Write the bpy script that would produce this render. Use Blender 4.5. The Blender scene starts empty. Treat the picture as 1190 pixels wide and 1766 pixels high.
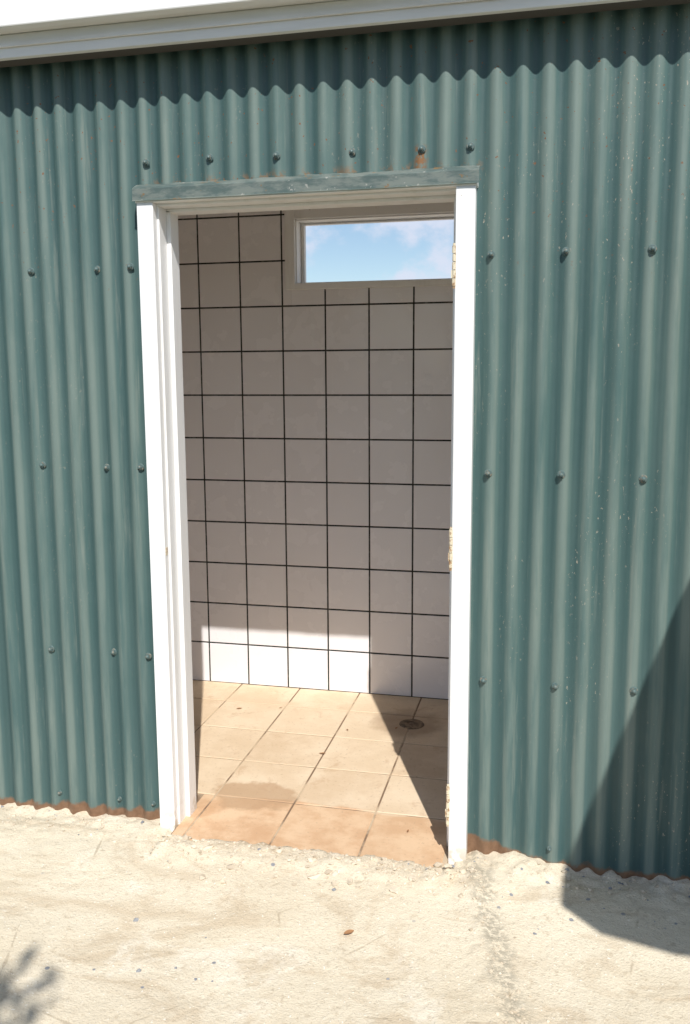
import bpy, bmesh, math, random
from mathutils import Vector, Matrix, noise
random.seed(7)
scene=bpy.context.scene
col=scene.collection

# ---------------------------------------------------------------- helpers
def obj_from_bm(name,bm,mat=None,parent=None,smooth=False):
    me=bpy.data.meshes.new(name); bm.to_mesh(me); bm.free()
    o=bpy.data.objects.new(name,me); col.objects.link(o)
    if mat:
        for m in (mat if isinstance(mat,(list,tuple)) else [mat]): me.materials.append(m)
    if smooth:
        for p in me.polygons: p.use_smooth=True
    if parent: o.parent=parent
    return o
def empty(name):
    e=bpy.data.objects.new(name,None); col.objects.link(e); e.empty_display_size=.2; return e
def add_box(bm,x0,x1,y0,y1,z0,z1,bev=0,mi=0):
    vs=[bm.verts.new((x,y,z)) for x in (x0,x1) for y in (y0,y1) for z in (z0,z1)]
    idx=[(0,1,3,2),(4,6,7,5),(0,4,5,1),(2,3,7,6),(0,2,6,4),(1,5,7,3)]
    fs=[bm.faces.new([vs[i] for i in f]) for f in idx]
    for f in fs: f.material_index=mi
    if bev>0:
        es=set(e for f in fs for e in f.edges)
        bmesh.ops.bevel(bm,geom=list(es),offset=bev,segments=2,affect='EDGES',profile=.5)
def box(name,dims,mat,parent=None,bev=0):
    bm=bmesh.new(); add_box(bm,*dims,bev=bev); 
    bmesh.ops.recalc_face_normals(bm,faces=bm.faces)
    return obj_from_bm(name,bm,mat,parent)

class NT:
    def __init__(s,name):
        s.m=bpy.data.materials.new(name); s.m.use_nodes=True
        s.n=s.m.node_tree.nodes; s.l=s.m.node_tree.links
        s.b=s.n['Principled BSDF']; s._pos=None
    def pos(s):
        if not s._pos:
            g=s.n.new('ShaderNodeNewGeometry'); s._pos=g
        return s._pos.outputs['Position']
    def rnd(s): s.pos(); return s._pos.outputs['Random Per Island']
    def setin(s,node,key,v):
        if hasattr(v,'links'): s.l.new(v,node.inputs[key])
        else:
            if isinstance(v,(tuple,list)) and len(v)==3 and node.inputs[key].type=='RGBA': v=(*v,1)
            node.inputs[key].default_value=v
    def noise(s,scale,detail=4,rough=.55,vec=None,stretch=None,dist=0):
        n=s.n.new('ShaderNodeTexNoise'); n.inputs['Scale'].default_value=scale
        n.inputs['Detail'].default_value=detail; n.inputs['Roughness'].default_value=rough
        n.inputs['Distortion'].default_value=dist
        v=vec or s.pos()
        if stretch:
            mp=s.n.new('ShaderNodeVectorMath'); mp.operation='MULTIPLY'; s.l.new(v,mp.inputs[0]); mp.inputs[1].default_value=stretch; v=mp.outputs[0]
        s.l.new(v,n.inputs['Vector']); return n.outputs['Fac']
    def voro(s,scale,feature='F1'):
        n=s.n.new('ShaderNodeTexVoronoi'); n.feature=feature; n.inputs['Scale'].default_value=scale
        s.l.new(s.pos(),n.inputs['Vector']); return n
    def ramp(s,fac,a,b,lo=0.,hi=1.):
        n=s.n.new('ShaderNodeMapRange'); n.interpolation_type='SMOOTHSTEP'
        s.setin(n,'Value',fac)
        s.setin(n,'From Min',a); s.setin(n,'From Max',b); n.inputs['To Min'].default_value=lo; n.inputs['To Max'].default_value=hi
        return n.outputs['Result']
    def math(s,op,a,b=0.,c=None):
        n=s.n.new('ShaderNodeMath'); n.operation=op
        s.setin(n,0,a); s.setin(n,1,b)
        if c is not None: s.setin(n,2,c)
        return n.outputs[0]
    def mix(s,f,a,b,mode='MIX'):
        n=s.n.new('ShaderNodeMix'); n.data_type='RGBA'; n.blend_type=mode
        s.setin(n,0,f)
        for k,v in ((6,a),(7,b)):
            if hasattr(v,'links'): s.l.new(v,n.inputs[k])
            else: n.inputs[k].default_value=(*v,1)
        return n.outputs[2]
    def xyz(s):
        n=s.n.new('ShaderNodeSeparateXYZ'); s.l.new(s.pos(),n.inputs[0]); return n.outputs
    def color(s,c):
        if hasattr(c,'links'): s.l.new(c,s.b.inputs['Base Color'])
        else: s.b.inputs['Base Color'].default_value=(*c,1)
    def rough(s,v): s.setin(s.b,'Roughness',v)
    def bump(s,h,strength=.3,dist=.005):
        n=s.n.new('ShaderNodeBump'); n.inputs['Strength'].default_value=strength; n.inputs['Distance'].default_value=dist
        s.l.new(h,n.inputs['Height']); s.l.new(n.outputs[0],s.b.inputs['Normal'])

# ---------------------------------------------------------------- materials
t=NT('painted_corrugated_metal')
X=t.xyz()
base=t.mix(t.noise(1.6,3),(.062,.122,.117),(.090,.153,.143))
base=t.mix(t.ramp(t.noise(7,5,.6,stretch=(1.6,1,.16)),.40,.7,0,.7),base,(.128,.186,.168))
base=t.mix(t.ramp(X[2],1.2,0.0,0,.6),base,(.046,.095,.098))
base=t.mix(t.ramp(X[1],.001,.007,0,.6),base,(.040,.080,.079))  # valley grime, darkened further to paint shade between the ribs
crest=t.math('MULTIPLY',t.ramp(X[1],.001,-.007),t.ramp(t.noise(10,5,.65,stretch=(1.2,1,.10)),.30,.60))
base=t.mix(t.math('MULTIPLY',crest,.55),base,(.225,.270,.235))  # dusty crests, painted paler still to strengthen the lit look of the ribs
dust=t.ramp(t.noise(34,5,.7,stretch=(1,1,.05)),.56,.72,0,.38)
base=t.mix(dust,base,(.25,.275,.235))
sp=t.ramp(t.noise(130,3,.6,stretch=(1,1,.55)),.650,.685)
spm=t.ramp(t.noise(2.3,4,.6,stretch=(1.5,1,.5)),.46,.62)
spm2=t.math('MULTIPLY',spm,t.ramp(X[0],-.9,0.,.3,1.))
base=t.mix(t.math('MULTIPLY',t.math('MULTIPLY',sp,spm2),.8),base,(.44,.38,.30))
edge=t.math('ADD',t.ramp(X[0],-.25,.10,.060,-.004),t.math('MULTIPLY',t.noise(11,5,.7),.070))
edge=t.math('SUBTRACT',edge,.026)
edge=t.math('SUBTRACT',edge,t.ramp(X[0],-1.0,-1.2,0,.060))
edge=t.math('ADD',edge,t.math('MULTIPLY',t.ramp(X[0],-1.68,-1.55,0,.018),t.ramp(X[0],-1.0,-1.2,0,1)))
rm=t.ramp(t.math('SUBTRACT',X[2],edge),.010,-.004)
rustc=t.mix(t.noise(60,4),(.28,.165,.10),(.12,.065,.035))
base=t.mix(rm,base,rustc)
dx=t.math('ABSOLUTE',t.math('ADD',X[0],t.math('ADD',.360,t.math('MULTIPLY',t.noise(20,2),.03))))
dr=t.math('MULTIPLY',t.ramp(dx,.024,.006),t.math('MULTIPLY',t.ramp(X[2],2.04,2.07),t.ramp(X[2],2.14,2.12)))
dr=t.math('MULTIPLY',dr,t.ramp(t.noise(70,4,.7),.42,.54))
base=t.mix(dr,base,(.24,.12,.05))
tr=t.math('MULTIPLY',t.ramp(X[2],2.10,2.065),t.ramp(t.noise(30,4,.7),.50,.60))
tr=t.math('MULTIPLY',tr,t.math('MULTIPLY',t.ramp(X[2],2.05,2.058),t.math('MULTIPLY',t.ramp(X[0],-1.25,-1.15),t.ramp(X[0],-.18,-.24))))
base=t.mix(t.math('MULTIPLY',tr,.8),base,(.24,.14,.07))
rs=t.math('MULTIPLY',t.ramp(t.noise(75,2),.70,.73),t.ramp(X[2],1.6,2.2))
base=t.mix(rs,base,(.2,.09,.04))
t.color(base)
t.rough(t.ramp(t.noise(15,3),.3,.7,.38,.55)); t.b.inputs['Specular IOR Level'].default_value=.35
t.bump(t.math('ADD',t.noise(5,3),t.math('MULTIPLY',sp,-.25)),.25,.004)
M_sheet=t.m

t=NT('painted_flashing_metal')
c=t.mix(t.ramp(t.noise(9,5,.7,stretch=(1,1,3)),.4,.6),(.17,.235,.22),(.33,.37,.335))
c=t.mix(t.ramp(t.noise(22,4,.7),.62,.67),c,(.42,.26,.12))
c=t.mix(t.ramp(t.noise(31,3,.7),.64,.68),c,(.6,.6,.55))
t.color(c); t.rough(.5); M_flash=t.m

t=NT('white_gloss_paint')
c=t.mix(t.ramp(t.noise(6,5,.6,stretch=(3,3,.4)),.45,.8),(.89,.88,.86),(.80,.78,.74))
c=t.mix(t.ramp(t.noise(60,4,.7),.70,.75),c,(.55,.47,.36))
X=t.xyz(); c=t.mix(t.math('MULTIPLY',t.ramp(X[2],.12,-.03),t.ramp(t.noise(22,4),.48,.6)),c,(.60,.52,.40))
t.color(c); t.rough(.45); t.bump(t.noise(18,4,stretch=(3,3,.4)),.15,.003); M_white=t.m

t=NT('white_fascia_paint')
c=t.mix(t.ramp(t.noise(5,5,.6,stretch=(.3,3,3)),.4,.75),(.87,.85,.82),(.74,.71,.66)); t.color(c); t.rough(.6); M_fascia=t.m

t=NT('interior_plaster_paint'); t.color((.86,.84,.83)); t.rough(.8); M_plaster=t.m
t=NT('dark_timber_lining'); t.color((.10,.09,.08)); t.rough(.9); M_core=t.m
t=NT('glazed_wall_tile')
c=t.mix(t.rnd(),(.84,.81,.815),(.885,.855,.86))
c=t.mix(t.ramp(t.noise(2.2,4,.6),.35,.7,0,.3),c,(.82,.78,.77))
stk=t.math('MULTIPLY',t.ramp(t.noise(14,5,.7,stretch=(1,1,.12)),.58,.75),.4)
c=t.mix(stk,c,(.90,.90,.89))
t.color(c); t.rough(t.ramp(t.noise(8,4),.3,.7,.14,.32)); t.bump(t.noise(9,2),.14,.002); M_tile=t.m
t=NT('dark_grout'); t.color(t.mix(t.ramp(t.noise(40,3),.5,.8),(.022,.024,.020),(.16,.15,.13))); t.rough(.9); M_grout=t.m

t=NT('terracotta_floor_tile')
X=t.xyz()
c=t.mix(t.rnd(),(.61,.455,.30),(.67,.52,.355))
c=t.mix(t.ramp(t.noise(5,6,.65),.38,.68,0,.7),c,(.76,.615,.445))
c=t.mix(t.ramp(t.noise(11,6,.7,dist=.6),.55,.70,0,.45),c,(.48,.31,.18))
yy=t.math('ADD',X[1],t.math('MULTIPLY',t.math('SUBTRACT',t.noise(3.2,4),.5),.16))
damp=t.mix(t.ramp(t.noise(6,6,.65),.38,.62),(.54,.31,.165),(.70,.48,.30))
damp=t.mix(t.ramp(t.rnd(),.2,.8,0,.35),damp,(.58,.40,.24))
c=t.mix(t.ramp(yy,.222,.200,0,.9),c,damp)
ex=t.math('MULTIPLY',t.math('ADD',X[0],1.0),6.2); ey=t.math('MULTIPLY',t.math('SUBTRACT',X[1],.23),9.)
rr=t.math('ADD',t.math('MULTIPLY',ex,ex),t.math('MULTIPLY',ey,ey))
rr=t.math('ADD',rr,t.math('MULTIPLY',t.math('SUBTRACT',t.noise(9,4),.5),2.4))
c=t.mix(t.ramp(rr,1.15,.65,0,.75),c,(.44,.28,.16))
ex=t.math('MULTIPLY',t.math('ADD',X[0],.56),7.); ey=t.math('MULTIPLY',t.math('SUBTRACT',X[1],1.0),7.)
rr=t.math('ADD',t.math('MULTIPLY',ex,ex),t.math('MULTIPLY',ey,ey))
rr=t.math('ADD',rr,t.math('MULTIPLY',t.math('SUBTRACT',t.noise(8,5),.5),2.5))
c=t.mix(t.ramp(rr,1.6,.2,0,.6),c,(.30,.19,.11))
c=t.mix(t.ramp(t.noise(90,3),.60,.70,0,.4),c,(.36,.25,.16))
t.color(c); t.rough(.75); t.bump(t.noise(30,6,.6),.3,.003); M_floor=t.m
t=NT('sandy_floor_grout'); t.color(t.mix(t.ramp(t.noise(5,5),.42,.56),(.52,.40,.27),(.20,.13,.08))); t.rough(.95); M_fgrout=t.m

t=NT('sandy_concrete_ground')
X=t.xyz()
c=t.mix(t.ramp(t.noise(1.7,6,.6),.3,.7),(.66,.565,.42),(.74,.65,.505))
c=t.mix(t.ramp(t.noise(4,7,.72,stretch=(.7,1.3,1),dist=1.0),.48,.66,0,.8),c,(.56,.45,.315))
c=t.mix(t.ramp(t.noise(4.1,6,.7,dist=.4),.56,.68,0,.5),c,(.82,.75,.63))
c=t.mix(t.ramp(t.noise(45,5,.7),.55,.68,0,.5),c,(.46,.365,.25))
c=t.mix(t.ramp(t.noise(150,3,.7),.59,.67,0,.6),c,(.40,.34,.26))
c=t.mix(t.ramp(t.noise(110,2),.68,.72,0,.8),c,(.88,.83,.74))
rx=t.math('SUBTRACT',X[0],t.math('ADD',-.175,t.math('MULTIPLY',t.math('ADD',X[1],.1),-.25)))
rx=t.math('ADD',t.math('ABSOLUTE',rx),t.math('MULTIPLY',t.math('SUBTRACT',t.noise(12,5),.5),.10))
gm=t.math('MULTIPLY',t.ramp(rx,.060,.01,0,.7),t.ramp(t.noise(60,4,.7),.40,.56))
c=t.mix(gm,c,(.34,.30,.23))
v=t.voro(2.1,'DISTANCE_TO_EDGE')
cr=t.math('MULTIPLY',t.ramp(t.math('ADD',v.outputs['Distance'],t.math('MULTIPLY',t.noise(18,3),.03)),.022,.014,0,.6),t.ramp(t.noise(6,4),.50,.58))
c=t.mix(cr,c,(.40,.32,.22))
v=t.voro(13); m=t.math('MULTIPLY',t.ramp(v.outputs['Distance'],.10,.07),t.ramp(t.noise(3,2),.5,.55))
c=t.mix(m,c,(.28,.28,.29))
c=t.mix(t.ramp(X[1],-1.15,-1.5),c,(.045,.055,.028))  # unseen ground farther out, made dark to cut bounce light on the wall
t.color(c); t.rough(.95); t.b.inputs['Specular IOR Level'].default_value=.15
h=t.math('ADD',t.noise(55,6,.7),t.math('MULTIPLY',t.noise(190,3),.5)); t.bump(h,.75,.007); M_ground=t.m

t=NT('gravel_stone'); t.color(t.mix(t.rnd(),(.72,.62,.48),(.50,.41,.30))); t.rough(.95); M_gravel=t.m
t=NT('blue_grey_stone'); t.color(t.mix(t.rnd(),(.18,.19,.22),(.32,.32,.32))); t.rough(.9); M_gravel2=t.m
t=NT('dry_leaf_brown'); t.color(t.mix(t.noise(60,3),(.42,.22,.10),(.26,.12,.05))); t.rough(.8); M_leafdry=t.m
t=NT('tree_leaf_green'); t.color(t.mix(t.rnd(),(.04,.07,.02),(.09,.13,.04))); t.rough(.6); M_leaf=t.m
t=NT('tree_bark'); t.color(t.mix(t.noise(12,5,stretch=(3,3,.5)),(.09,.065,.045),(.2,.16,.12))); t.rough(.95); t.bump(t.noise(20,5,stretch=(3,3,.5)),.6,.02); M_bark=t.m
t=NT('rusty_hinge_metal'); t.color(t.mix(t.ramp(t.noise(70,4,.7),.48,.62),(.72,.63,.46),(.38,.23,.12))); t.rough(.7); M_hinge=t.m
t=NT('painted_bolt'); t.color(t.mix(t.ramp(t.noise(120,3),.5,.7),(.10,.15,.145),(.24,.21,.16))); t.rough(.5); M_bolt=t.m
t=NT('drain_metal'); t.color(t.mix(t.ramp(t.noise(40,4),.4,.6),(.13,.09,.055),(.26,.18,.11))); t.rough(.8); M_drain=t.m
t=NT('timber'); t.color(t.mix(t.noise(9,4,stretch=(4,4,.4)),(.26,.18,.11),(.36,.27,.18))); t.rough(.8); M_timber=t.m

# ---------------------------------------------------------------- building
bld=empty('corrugated_metal_building')
PITCH=.0703; AMP=.0088
def wave(x): return -AMP*math.cos(2*math.pi*(x+.800)/PITCH)
def sheet(name,x0,x1,z0,z1,off=0.,nz=14,botcut=0.):
    bm=bmesh.new(); n=max(2,int(round((x1-x0)/(PITCH/12))))
    grid=[]
    for i in range(n+1):
        x=x0+(x1-x0)*i/n; row=[]
        for j in range(nz+1):
            z=z0+(z1-z0)*j/nz
            if j==0 and botcut: z+=botcut*noise.noise(Vector((x*6,0,3)))
            d=.0034*noise.noise(Vector((x*2.2,z*1.3,1.7)))+.0016*noise.noise(Vector((x*9,z*3,5)))
            sh=.004*noise.noise(Vector((x*3,z*.9,9)))
            row.append(bm.verts.new((x+sh*(1 if 0<i<n else 0),wave(x)+off+d,z)))
        grid.append(row)
    for i in range(n):
        for j in range(nz):
            bm.faces.new((grid[i][j],grid[i+1][j],grid[i+1][j+1],grid[i][j+1]))
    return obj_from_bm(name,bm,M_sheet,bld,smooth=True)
XL,XR=-1.232,-.219
laps=[-6.,-4.6,-3.1,-2.28,-1.5145,XL]
for i in range(len(laps)-1):
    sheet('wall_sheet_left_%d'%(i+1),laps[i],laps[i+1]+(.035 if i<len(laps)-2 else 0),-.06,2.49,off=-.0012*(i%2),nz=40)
sheet('wall_sheet_over_door',XL,XR,2.060,2.49,off=-.0008,nz=10,botcut=.006)
laps=[XR,.395,1.16,1.93,2.7,4.]
for i in range(len(laps)-1):
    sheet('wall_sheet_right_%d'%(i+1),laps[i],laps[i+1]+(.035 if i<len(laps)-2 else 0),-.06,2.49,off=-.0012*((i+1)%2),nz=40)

def core(tag,x0,x1,z0):
    box('wall_core_'+tag,(x0,x1,.020,.060,z0,2.49),M_core,bld)
    box('wall_lining_'+tag,(x0,x1,.0605,.095,z0,2.49),M_plaster,bld)
core('left',-6,-1.238,-.06); core('right',-.214,4,-.06); core('over_door',-1.2375,-.2145,2.060)
# door frame
fr=empty('door_frame'); fr.parent=bld
def frame_part(name,d,bev=.002): return box(name,d,M_white,fr,bev)
frame_part('jamb_left',(-1.236,-1.183,-.040,.100,-.034,2.010),.0025)
frame_part('jamb_left_bead',(-1.183,-1.176,-.012,.100,-.020,2.003),.0015)
frame_part('stop_left',(-1.176,-1.162,.040,.100,-.004,1.999),.002)
frame_part('jamb_right',(-.272,-.217,-.040,.100,-.034,2.010),.0025)
frame_part('stop_right',(-.286,-.272,.045,.100,-.004,1.999),.002)
frame_part('header',(-1.240,-.213,-.041,.101,2.010,2.052),.0025)
frame_part('header_bead',(-1.183,-.272,-.012,.100,2.003,2.0098),.001)
frame_part('stop_head',(-1.1755,-.2725,.040,.100,1.993,2.0025),.001)
bm=bmesh.new()
prof=[(-.050,2.014),(-.0455,2.017),(-.0445,2.050),(-.040,2.055),(-.012,2.068)]
nx=90
g=[]
for i in range(nx+1):
    x=-1.246+(1.246-.208)*i/nx
    w=.0016*noise.noise(Vector((x*5,0,0)))+.0010*noise.noise(Vector((x*22,0,0)))
    g.append([bm.verts.new((x,y+w*1.5,z+w*(1 if k!=4 else 3))) for k,(y,z) in enumerate(prof)])
for i in range(nx):
    for k in range(len(prof)-1): bm.faces.new((g[i][k],g[i+1][k],g[i+1][k+1],g[i][k+1]))
bmesh.ops.solidify(bm,geom=bm.faces[:],thickness=.001)
obj_from_bm('head_flashing',bm,M_flash,bld)

# hinges
def cyl(bm,c,axis,r,h,seg=12,r2=None):
    r2=r if r2 is None else r2
    m=Matrix.Translation(c)
    if axis=='y': m=m@Matrix.Rotation(math.radians(90),4,'X')
    if axis=='x': m=m@Matrix.Rotation(math.radians(90),4,'Y')
    bmesh.ops.create_cone(bm,cap_ends=True,segments=seg,radius1=r,radius2=r2,depth=h,matrix=m)
for i,(z0,z1) in enumerate([(1.738,1.85),(.925,1.043),(.119,.243)]):
    bm=bmesh.new(); n=5; L=(z1-z0)/n
    for k in range(n): cyl(bm,(-.2745+(.0008 if k%2 else 0),-.044,z0+L*(k+.5)),'z',.0052,L*.90)
    cyl(bm,(-.2745,-.044,z0-.003),'z',.0035,.006); cyl(bm,(-.2745,-.044,z1+.003),'z',.0035,.006)
    add_box(bm,-.2745,-.2722,-.040,-.002,z0,z1)
    add_box(bm,-.2820,-.2750,-.0455,-.0430,z0+L,z0+L*2)
    obj_from_bm('hinge_%d'%(i+1),bm,M_hinge,fr)
bm=bmesh.new(); add_box(bm,-1.1829,-1.1815,-.034,-.022,.925,.950); obj_from_bm('latch_strike',bm,M_hinge,fr)

# bolts
bm=bmesh.new()
pts=[]
for x in (-3.6,-3.1,-2.6,-2.2,-1.90,-1.6266,-1.4009,-1.2764,-.1745,.0343,.2624,.53,.8,1.08,1.5,2.1,2.7,3.3):
    for z in (1.826,1.202,.576,.056):
        if z<.1 and x in (-.1745,.2624): continue
        pts.append((x+random.uniform(-.004,.004),z+random.uniform(-.004,.004)))
pts+=[(-1.214,2.132),(-1.008,2.134),(-.8,2.128),(-.575,2.126),(-.373,2.121),(-.236,2.12)]
for x,z in pts:
    y=wave(x)-.001
    s=1.05 if z>.1 else .72
    cyl(bm,(x,y-.002,z),'y',.0115*s,.003,16,.010*s)
    m=Matrix.Translation((x,y-.006,z))@Matrix.Rotation(random.random(),4,'Y')@Matrix.Rotation(math.radians(90),4,'X')
    bmesh.ops.create_cone(bm,cap_ends=True,segments=6,radius1=.0070*s,radius2=.0078*s,depth=.006,matrix=m)
    bmesh.ops.create_uvsphere(bm,u_segments=10,v_segments=6,radius=.0055*s,matrix=Matrix.Translation((x,y-.009,z)))
obj_from_bm('roofing_bolts',bm,M_bolt,bld)

# eave
box('fascia_board',(-6.1,4.1,-.098,-.078,2.434,2.500),M_fascia,bld,.002)
box('fascia_bead',(-6.1,4.1,-.106,-.0985,2.462,2.470),M_fascia,bld,.002)
box('soffit_board',(-6.1,4.1,-.0775,-.012,2.440,2.452),M_core,bld)
box('eave_overhang',(-6.15,4.15,-.152,1.60,2.5005,2.80),M_fascia,bld,.004)

# interior
def cut(rects,h):
    out=[]
    for (a,b,c,d) in rects:
        A,B,C,Dd=h
        if b<=A or a>=B or d<=C or c>=Dd: out.append((a,b,c,d)); continue
        if a<A: out.append((a,A,c,d)); a=A
        if b>B: out.append((B,b,c,d)); b=B
        if c<C: out.append((a,b,c,C))
        if d>Dd: out.append((a,b,Dd,d))
    return out
BY=1.317
bm=bmesh.new()
win=(-1.15,-.235,1.880,2.190)
bx,bz=-1.7938,2.1978; G=.0036
for ci in range(-2,12):
    for ri in range(-2,12):
        a=bx+.2*ci+G; b=a+.2-2*G; d=bz-.2*ri-G; c=d-.2+2*G
        if ri<-1: continue
        a=max(a,-1.93); b=min(b,.5); d=min(d,2.44); c=max(c,-.0)
        if b-a<.01 or d-c<.01: continue
        tx=random.uniform(-.0006,.0006); tz=random.uniform(-.0006,.0006)
        for (p,q,r,s) in cut([(a,b,c,d)],win):
            if q-p<.004 or s-r<.004: continue
            e=.0012
            def v(x,z,y): return bm.verts.new((x,BY+y+((x-a)/.2-.5)*tx+((z-c)/.2-.5)*tz,z))
            i4=[v(p+e,r+e,0),v(q-e,r+e,0),v(q-e,s-e,0),v(p+e,s-e,0)]
            o4=[v(p,r,.0012),v(q,r,.0012),v(q,s,.0012),v(p,s,.0012)]
            w4=[v(p,r,.004),v(q,r,.004),v(q,s,.004),v(p,s,.004)]
            bm.faces.new(i4)
            for k in range(4):
                kk=(k+1)%4
                bm.faces.new((o4[k],o4[kk],i4[kk],i4[k])); bm.faces.new((w4[k],w4[kk],o4[kk],o4[k]))
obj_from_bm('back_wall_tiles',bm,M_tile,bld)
bm=bmesh.new()
wo=(-1.131,-.252,1.893,2.176)
for (a,b,c,d) in cut([(-6,4,-.06,2.4999)],wo): add_box(bm,a,b,BY+.0022,BY+.12,c,d)
obj_from_bm('back_wall',bm,M_grout,bld)
# window
wf=empty('window'); wf.parent=bld
def wp(n,d): box(n,d,M_white,wf,.002)
y0,y1=BY-.014,BY+.004
wp('trim_left',(-1.174,-1.129,y0,y1,1.868,2.219)); wp('trim_right',(-.254,-.209,y0,y1,1.868,2.219))
wp('trim_bottom',(-1.1285,-.2545,y0+.0008,y1,1.868,1.895)); wp('trim_top',(-1.1285,-.2545,y0+.0008,y1,2.174,2.219))
wp('reveal_left',(-1.131,-1.124,y1+.0005,BY+.14,1.895,2.174)); wp('reveal_right',(-.259,-.252,y1+.0005,BY+.14,1.895,2.174))
wp('reveal_bottom',(-1.1238,-.2592,y1+.0005,BY+.139,1.890,1.898)); wp('reveal_top',(-1.1238,-.2592,y1+.0005,BY+.139,2.168,2.176))
wp('sash_left',(-1.1235,-1.108,BY+.075,BY+.105,1.8985,2.1675)); wp('sash_right',(-.275,-.2595,BY+.075,BY+.105,1.8985,2.1675))
wp('sash_bottom',(-1.1078,-.2752,BY+.076,BY+.104,1.8985,1.907)); wp('sash_top',(-1.1078,-.2752,BY+.076,BY+.104,2.160,2.1675))

box('interior_wall_left',(-2.05,-1.93,.0955,BY+.0015,.0,2.4995),M_plaster,bld)
box('interior_wall_right',(.5,.6,.0955,BY+.0015,.0,2.4995),M_plaster,bld)
box('ceiling',(-1.929,.499,.096,BY+.001,2.44,2.47),M_plaster,bld)

# floor tiles
bm=bmesh.new()
P=.293; fx0=-.842-5*P; fy0=-.085-P
FE=-.15
for i in range(0,11):
    for j in range(0,7):
        a=fx0+P*i+.0032; b=a+P-.0064; c=fy0+P*j+.0032; d=c+P-.0064
        if j==0: continue
        if j==1: c=FE
        a=max(a,-1.925); b=min(b,.495); d=min(d,BY-.001)
        if b-a<.02 or d-c<.02: continue
        if c<.09:
            if b<-1.17 or a>-.28:
                if d<.1: continue
                c=.1
            elif a<-1.178: a=-1.178
            elif b>-.288 and a<-.288: b=-.288
            if d-c<.02: continue
        z=random.uniform(-.0006,.0006); e=.0025
        dz=[random.uniform(-.0005,.0005) for _ in range(4)]
        top=[bm.verts.new(p) for p in ((a+e,c+e,z+dz[0]),(b-e,c+e,z+dz[1]),(b-e,d-e,z+dz[2]),(a+e,d-e,z+dz[3]))]
        lo=[bm.verts.new(p) for p in ((a,c,z-.002),(b,c,z-.002),(b,d,z-.002),(a,d,z-.002))]
        bo=[bm.verts.new(p) for p in ((a,c,-.012),(b,c,-.012),(b,d,-.012),(a,d,-.012))]
        bm.faces.new(top)
        for k in range(4):
            kk=(k+1)%4
            bm.faces.new((lo[k],lo[kk],top[kk],top[k])); bm.faces.new((bo[k],bo[kk],lo[kk],lo[k]))
obj_from_bm('floor_tiles',bm,M_floor,bld)
bm=bmesh.new(); add_box(bm,-1.93,.5,.0956,BY+.0015,-.05,-.0026); add_box(bm,-1.182,-.273,FE+.01,.0954,-.05,-.0026)
obj_from_bm('floor_bed',bm,M_fgrout,bld)
# drain
bm=bmesh.new()
m=Matrix.Translation((-.545,.995,.001))
bmesh.ops.create_cone(bm,cap_ends=True,segments=28,radius1=.054,radius2=.052,depth=.004,matrix=m)
for k in range(4): add_box(bm,-.580,-.510,.966+.016*k,.972+.016*k,.0032,.005)
obj_from_bm('floor_drain',bm,M_drain,bld)

# ---------------------------------------------------------------- ground
def gz(x,y):
    n1=noise.noise(Vector((x*2.2,y*2.2,0))); n2=noise.noise(Vector((x*9,y*9,2))); n3=noise.noise(Vector((x*30,y*30,4))); n4=noise.noise(Vector((x*70,y*70,8)))
    q=min(1,max(0,(-y-.10)/.5)); q=q*q*(3-2*q)
    z=-.006-.026*q
    near=math.exp(-((y+.0)/.16)**2)
    z+=.006*n1*q+.003*n2+.0014*n3
    side=(x<-1.17 or x>-.28)
    if side:
        z+=near*(.002+.012*n2+.009*n3+.004*n4)
        if x>-.28: z+=near*.028*max(0,1-abs(x+.08)/.22)
    rd=abs(x-(-.205+(-y-.1)*.22+.02*n2))
    if y<-.08: z+=.012*math.exp(-(rd/.035)**2)*(1+n3*.8)*max(0,1-(-y)/1.3)
    if -1.2<x<-.25:
        yc=-.082+.030*noise.noise(Vector((x*5,0,7)))+.020*noise.noise(Vector((x*17,0,9)))
        band=math.exp(-((y-(yc-.05))/.07)**2)
        z+=band*(.012+.012*n3+.006*n4+.010*n2)
        s=(y-yc)/.022
        edge=.0035
        if s>-1: 
            w=min(1,max(0,(s+1)/1.0)); z=z*(1-w)+max(z,edge+.004*n4+.002*n3)*w
        if s>0: z=z*(1-min(1,s))+(-.03)*min(1,s)
        elif z<.002 and y>FE-.03: z=.0025+.002*n4+.001
    if y>.03: z=min(z,-.03)
    return z
bm=bmesh.new()
st=.0125
xs=[-3+ st*i for i in range(0,int(4.6/st)+1)]
ys=[-1.6+st*i for i in range(0,int(1.65/st)+1)]
g=[]
for x in xs:
    r=[]
    for y in ys:
        z=gz(x,y)
        ed=min(x-xs[0],xs[-1]-x,y-ys[0]); 
        if ed<.3: z=z*(ed/.3)+(-.058)*(1-ed/.3)
        r.append(bm.verts.new((x,y,z)))
    g.append(r)
for i in range(len(xs)-1):
    for j in range(len(ys)-1): bm.faces.new((g[i][j],g[i+1][j],g[i+1][j+1],g[i][j+1]))
S=600
vs=[bm.verts.new(p) for p in ((-S,-S,-.062),(S,-S,-.062),(S,S,-.062),(-S,S,-.062))]
bm.faces.new(vs)
obj_from_bm('ground',bm,M_ground,None,smooth=True)

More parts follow.
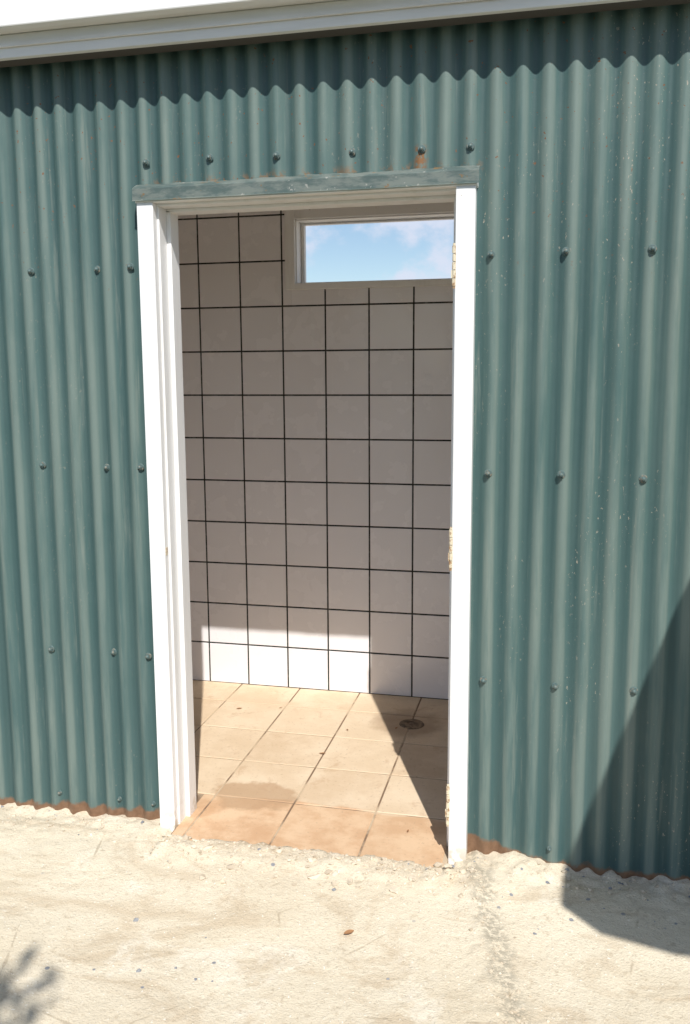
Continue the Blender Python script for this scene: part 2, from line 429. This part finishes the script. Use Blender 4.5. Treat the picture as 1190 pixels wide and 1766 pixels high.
# gravel
def gravel(name,n,mat,smin,smax,fn,pw=3):
    bm=bmesh.new()
    for _ in range(n):
        x,y=fn()
        s=smin+(smax-smin)*random.random()**pw
        if -1.24<x<-.21 and y>-.085: continue
        z=gz(x,y)+s*.12
        r=bmesh.ops.create_icosphere(bm,subdivisions=1,radius=s,matrix=Matrix.Translation((x,y,z))@Matrix.Rotation(random.random()*6,4,'Z')@Matrix.Diagonal((random.uniform(.7,1.5),random.uniform(.7,1.2),random.uniform(.35,.65),1)))
        for v in r['verts']: v.co+=Vector([random.uniform(-.3,.3)*s for _ in range(3)])
    return obj_from_bm(name,bm,mat)
def near_wall(): return random.uniform(-2.2,.9),-abs(random.gauss(0,.07))-.012
def near_door(): return random.uniform(-1.25,-.15),-.085-abs(random.gauss(0,.08))
def anyw(): return random.uniform(-2.2,.9),random.uniform(-1.2,-.05)
def ridge():
    y=random.uniform(-.95,-.1); return -.185+(-y-.1)*.24+random.gauss(0,.03),y
gr=empty('gravel')
for i,(n,m,a,b,f,pw) in enumerate([(900,M_gravel,.0015,.008,near_wall,3),(800,M_gravel,.0012,.008,near_door,3),(40,M_gravel,.008,.016,near_door,1.5),(500,M_gravel,.001,.0035,anyw,3),(40,M_gravel2,.002,.008,anyw,3),(50,M_gravel2,.0025,.008,near_wall,3),(350,M_gravel,.001,.006,ridge,3)]):
    o=gravel('stones_%d'%(i+1),n,m,a,b,f,pw); o.parent=gr

# dry leaves
def leaf(name,x,y,z,L,W,rot,curl=.25):
    bm=bmesh.new(); n=8; rows=[]
    for i in range(n+1):
        u=i/n; w=W*math.sin(math.pi*min(1,u*.96+.02))**.8; zz=curl*L*(u-.5)**2
        rows.append([bm.verts.new(((u-.5)*L,s*w/2,zz+abs(s)*w*.25)) for s in (-1,0,1)])
    for i in range(n):
        for k in range(2): bm.faces.new((rows[i][k],rows[i+1][k],rows[i+1][k+1],rows[i][k+1]))
    o=obj_from_bm(name,bm,M_leafdry,None,True); o.location=(x,y,z); o.rotation_euler=(random.uniform(-.2,.2),random.uniform(-.2,.2),rot); return o
for k,(x,y,L,W,r) in enumerate([(-.50,-.43,.036,.014,.9),(-.845,.62,.028,.010,.1),(-.60,.93,.02,.01,1.3),(-1.33,1.0,.025,.012,.4),(-.80,.87,.016,.008,2),(-.42,.10,.02,.006,1.5),(-1.15,1.05,.018,.006,.7)]):
    z=.003 if y>-.1 else gz(x,y)+.004
    leaf('dry_leaf' if k==0 else 'dry_leaf.%03d'%k,x,y,z,L,W,r)

# ---------------------------------------------------------------- canopy to the right (casts the shadow)
can=empty('lean_to_canopy')
bm=bmesh.new()
out=[(.777,-.02),(.674,-1.778),(.78,-1.876),(.964,-1.922),(3.0,-1.95),(3.0,-.02)]
H=2.0
tp=[bm.verts.new((x,y,H+.02)) for x,y in out]; bt=[bm.verts.new((x,y,H)) for x,y in out]
bm.faces.new(tp[::-1]); bm.faces.new(bt)
for k in range(len(out)):
    kk=(k+1)%len(out); bm.faces.new((bt[k],bt[kk],tp[kk],tp[k]))
bmesh.ops.recalc_face_normals(bm,faces=bm.faces)
obj_from_bm('canopy_roof',bm,M_flash,can)
for i,(x,y) in enumerate([(2.85,-1.8),(1.9,-1.8)]): box('post_%d'%(i+1),(x-.04,x+.04,y-.04,y+.04,-.06,H-.001),M_timber,can,.003)
box('beam',(.9,2.95,-1.84,-1.76,H-.09,H-.0015),M_timber,can)

# ---------------------------------------------------------------- tree behind the viewer
tree=empty('shade_tree')
bm=bmesh.new()
cc=Vector((-.52,-4.19,3.25))
def limb(p0,p1,r0,r1,n=6):
    prev=None
    for i in range(n+1):
        u=i/n; p=p0.lerp(p1,u)+Vector((noise.noise(p0+Vector((u*2,0,0))),noise.noise(p0+Vector((0,u*2,3))),0))*.08*(u*(1-u)*4)
        r=r0+(r1-r0)*u
        ring=[bm.verts.new(p+Vector((math.cos(a)*r,math.sin(a)*r,0))) for a in [2*math.pi*k/8 for k in range(8)]]
        if prev:
            for k in range(8): bm.faces.new((prev[k],prev[(k+1)%8],ring[(k+1)%8],ring[k]))
        prev=ring
base=Vector((-.9,-4.9,-.06)); fork=Vector((-.75,-4.7,2.2))
limb(base,fork,.11,.07,10)
tips=[]
for k in range(9):
    a=k*2.4; tpt=cc+Vector((math.cos(a)*.42,math.sin(a)*.42,random.uniform(-.3,.45))); limb(fork,tpt,.035,.008); tips.append(tpt)
obj_from_bm('trunk_and_limbs',bm,M_bark,tree,True)
bm=bmesh.new()
for k in range(2200):
    t0=random.choice(tips); d=Vector([max(-1.7,min(1.7,random.gauss(0,1))) for _ in range(3)])*.12
    p=t0+d; s=random.uniform(.035,.07)
    R_=Matrix.Rotation(random.random()*6.28,4,'Z')@Matrix.Rotation(random.uniform(-1,1),4,'X')
    q=[bm.verts.new(p+R_@Vector(c)*s) for c in ((-1,0,0),(0,-.35,.05),(1,0,0),(0,.35,.05))]
    bm.faces.new(q)
obj_from_bm('foliage',bm,M_leaf,tree)

# ---------------------------------------------------------------- light
kx,k=.383,1.275
sd=Vector((kx,-1,k)).normalized()
el=math.asin(sd.z); rot=math.atan2(sd.x,sd.y)
L=bpy.data.lights.new('sun','SUN'); L.energy=5.0; L.angle=math.radians(.5); L.color=(1,.98,.94)
lo=bpy.data.objects.new('sun',L); col.objects.link(lo); lo.rotation_euler=(-sd).to_track_quat('-Z','Y').to_euler(); lo.location=(3,-6,8)
w=bpy.data.worlds.new('World'); scene.world=w; w.use_nodes=True
n=w.node_tree.nodes; l=w.node_tree.links
sky=n.new('ShaderNodeTexSky'); sky.sky_type='NISHITA'; sky.sun_disc=False; sky.sun_elevation=el; sky.sun_rotation=rot; sky.air_density=1.0; sky.dust_density=.2; sky.ozone_density=2.0
tc=n.new('ShaderNodeTexCoord'); ns=n.new('ShaderNodeTexNoise'); ns.inputs['Scale'].default_value=13; ns.inputs['Detail'].default_value=7; ns.inputs['Roughness'].default_value=.55
mp=n.new('ShaderNodeMapping'); mp.inputs['Scale'].default_value=(1,1,1.3); mp.inputs['Location'].default_value=(.70,.1,.2)
l.new(tc.outputs['Generated'],mp.inputs[0]); l.new(mp.outputs[0],ns.inputs['Vector'])
sx=n.new('ShaderNodeSeparateXYZ'); l.new(tc.outputs['Generated'],sx.inputs[0])
br=n.new('ShaderNodeMapRange'); br.interpolation_type='SMOOTHSTEP'; br.inputs['From Min'].default_value=-.24; br.inputs['From Max'].default_value=-.13; br.inputs['To Min'].default_value=-.03; br.inputs['To Max'].default_value=.09
l.new(sx.outputs[0],br.inputs['Value'])
ad=n.new('ShaderNodeMath'); ad.operation='ADD'; l.new(ns.outputs['Fac'],ad.inputs[0]); l.new(br.outputs[0],ad.inputs[1])
mr=n.new('ShaderNodeMapRange'); mr.interpolation_type='SMOOTHSTEP'; mr.inputs['From Min'].default_value=.50; mr.inputs['From Max'].default_value=.66; mr.inputs['To Max'].default_value=.85
l.new(ad.outputs[0],mr.inputs['Value'])
mx=n.new('ShaderNodeMix'); mx.data_type='RGBA'; l.new(mr.outputs[0],mx.inputs[0]); l.new(sky.outputs[0],mx.inputs[6]); mx.inputs[7].default_value=(6.4,6.8,8.0,1)
bg=n['Background']; l.new(mx.outputs[2],bg.inputs['Color']); bg.inputs['Strength'].default_value=.115

# ---------------------------------------------------------------- camera
cam=bpy.data.cameras.new('camera'); co=bpy.data.objects.new('camera',cam); col.objects.link(co); scene.camera=co
f=1525.16
cam.sensor_fit='AUTO'; cam.sensor_width=36; cam.lens=f/1766*36
cam.shift_y=-19.5/1766; cam.shift_x=.5/1766
r=Vector((.97429775,.22518578,-.00593769)); u=Vector((-.02663538,.14133551,.98960337)); fw=Vector((-.22368381,.96401019,-.14370078))
m=Matrix((( r.x,u.x,-fw.x,0),(r.y,u.y,-fw.y,-2.6022),(r.z,u.z,-fw.z,1.5),(0,0,0,1)))
co.matrix_world=m
cam.clip_start=.05; cam.clip_end=3000
scene.view_settings.view_transform='Standard'; scene.view_settings.look='None'; scene.view_settings.exposure=0
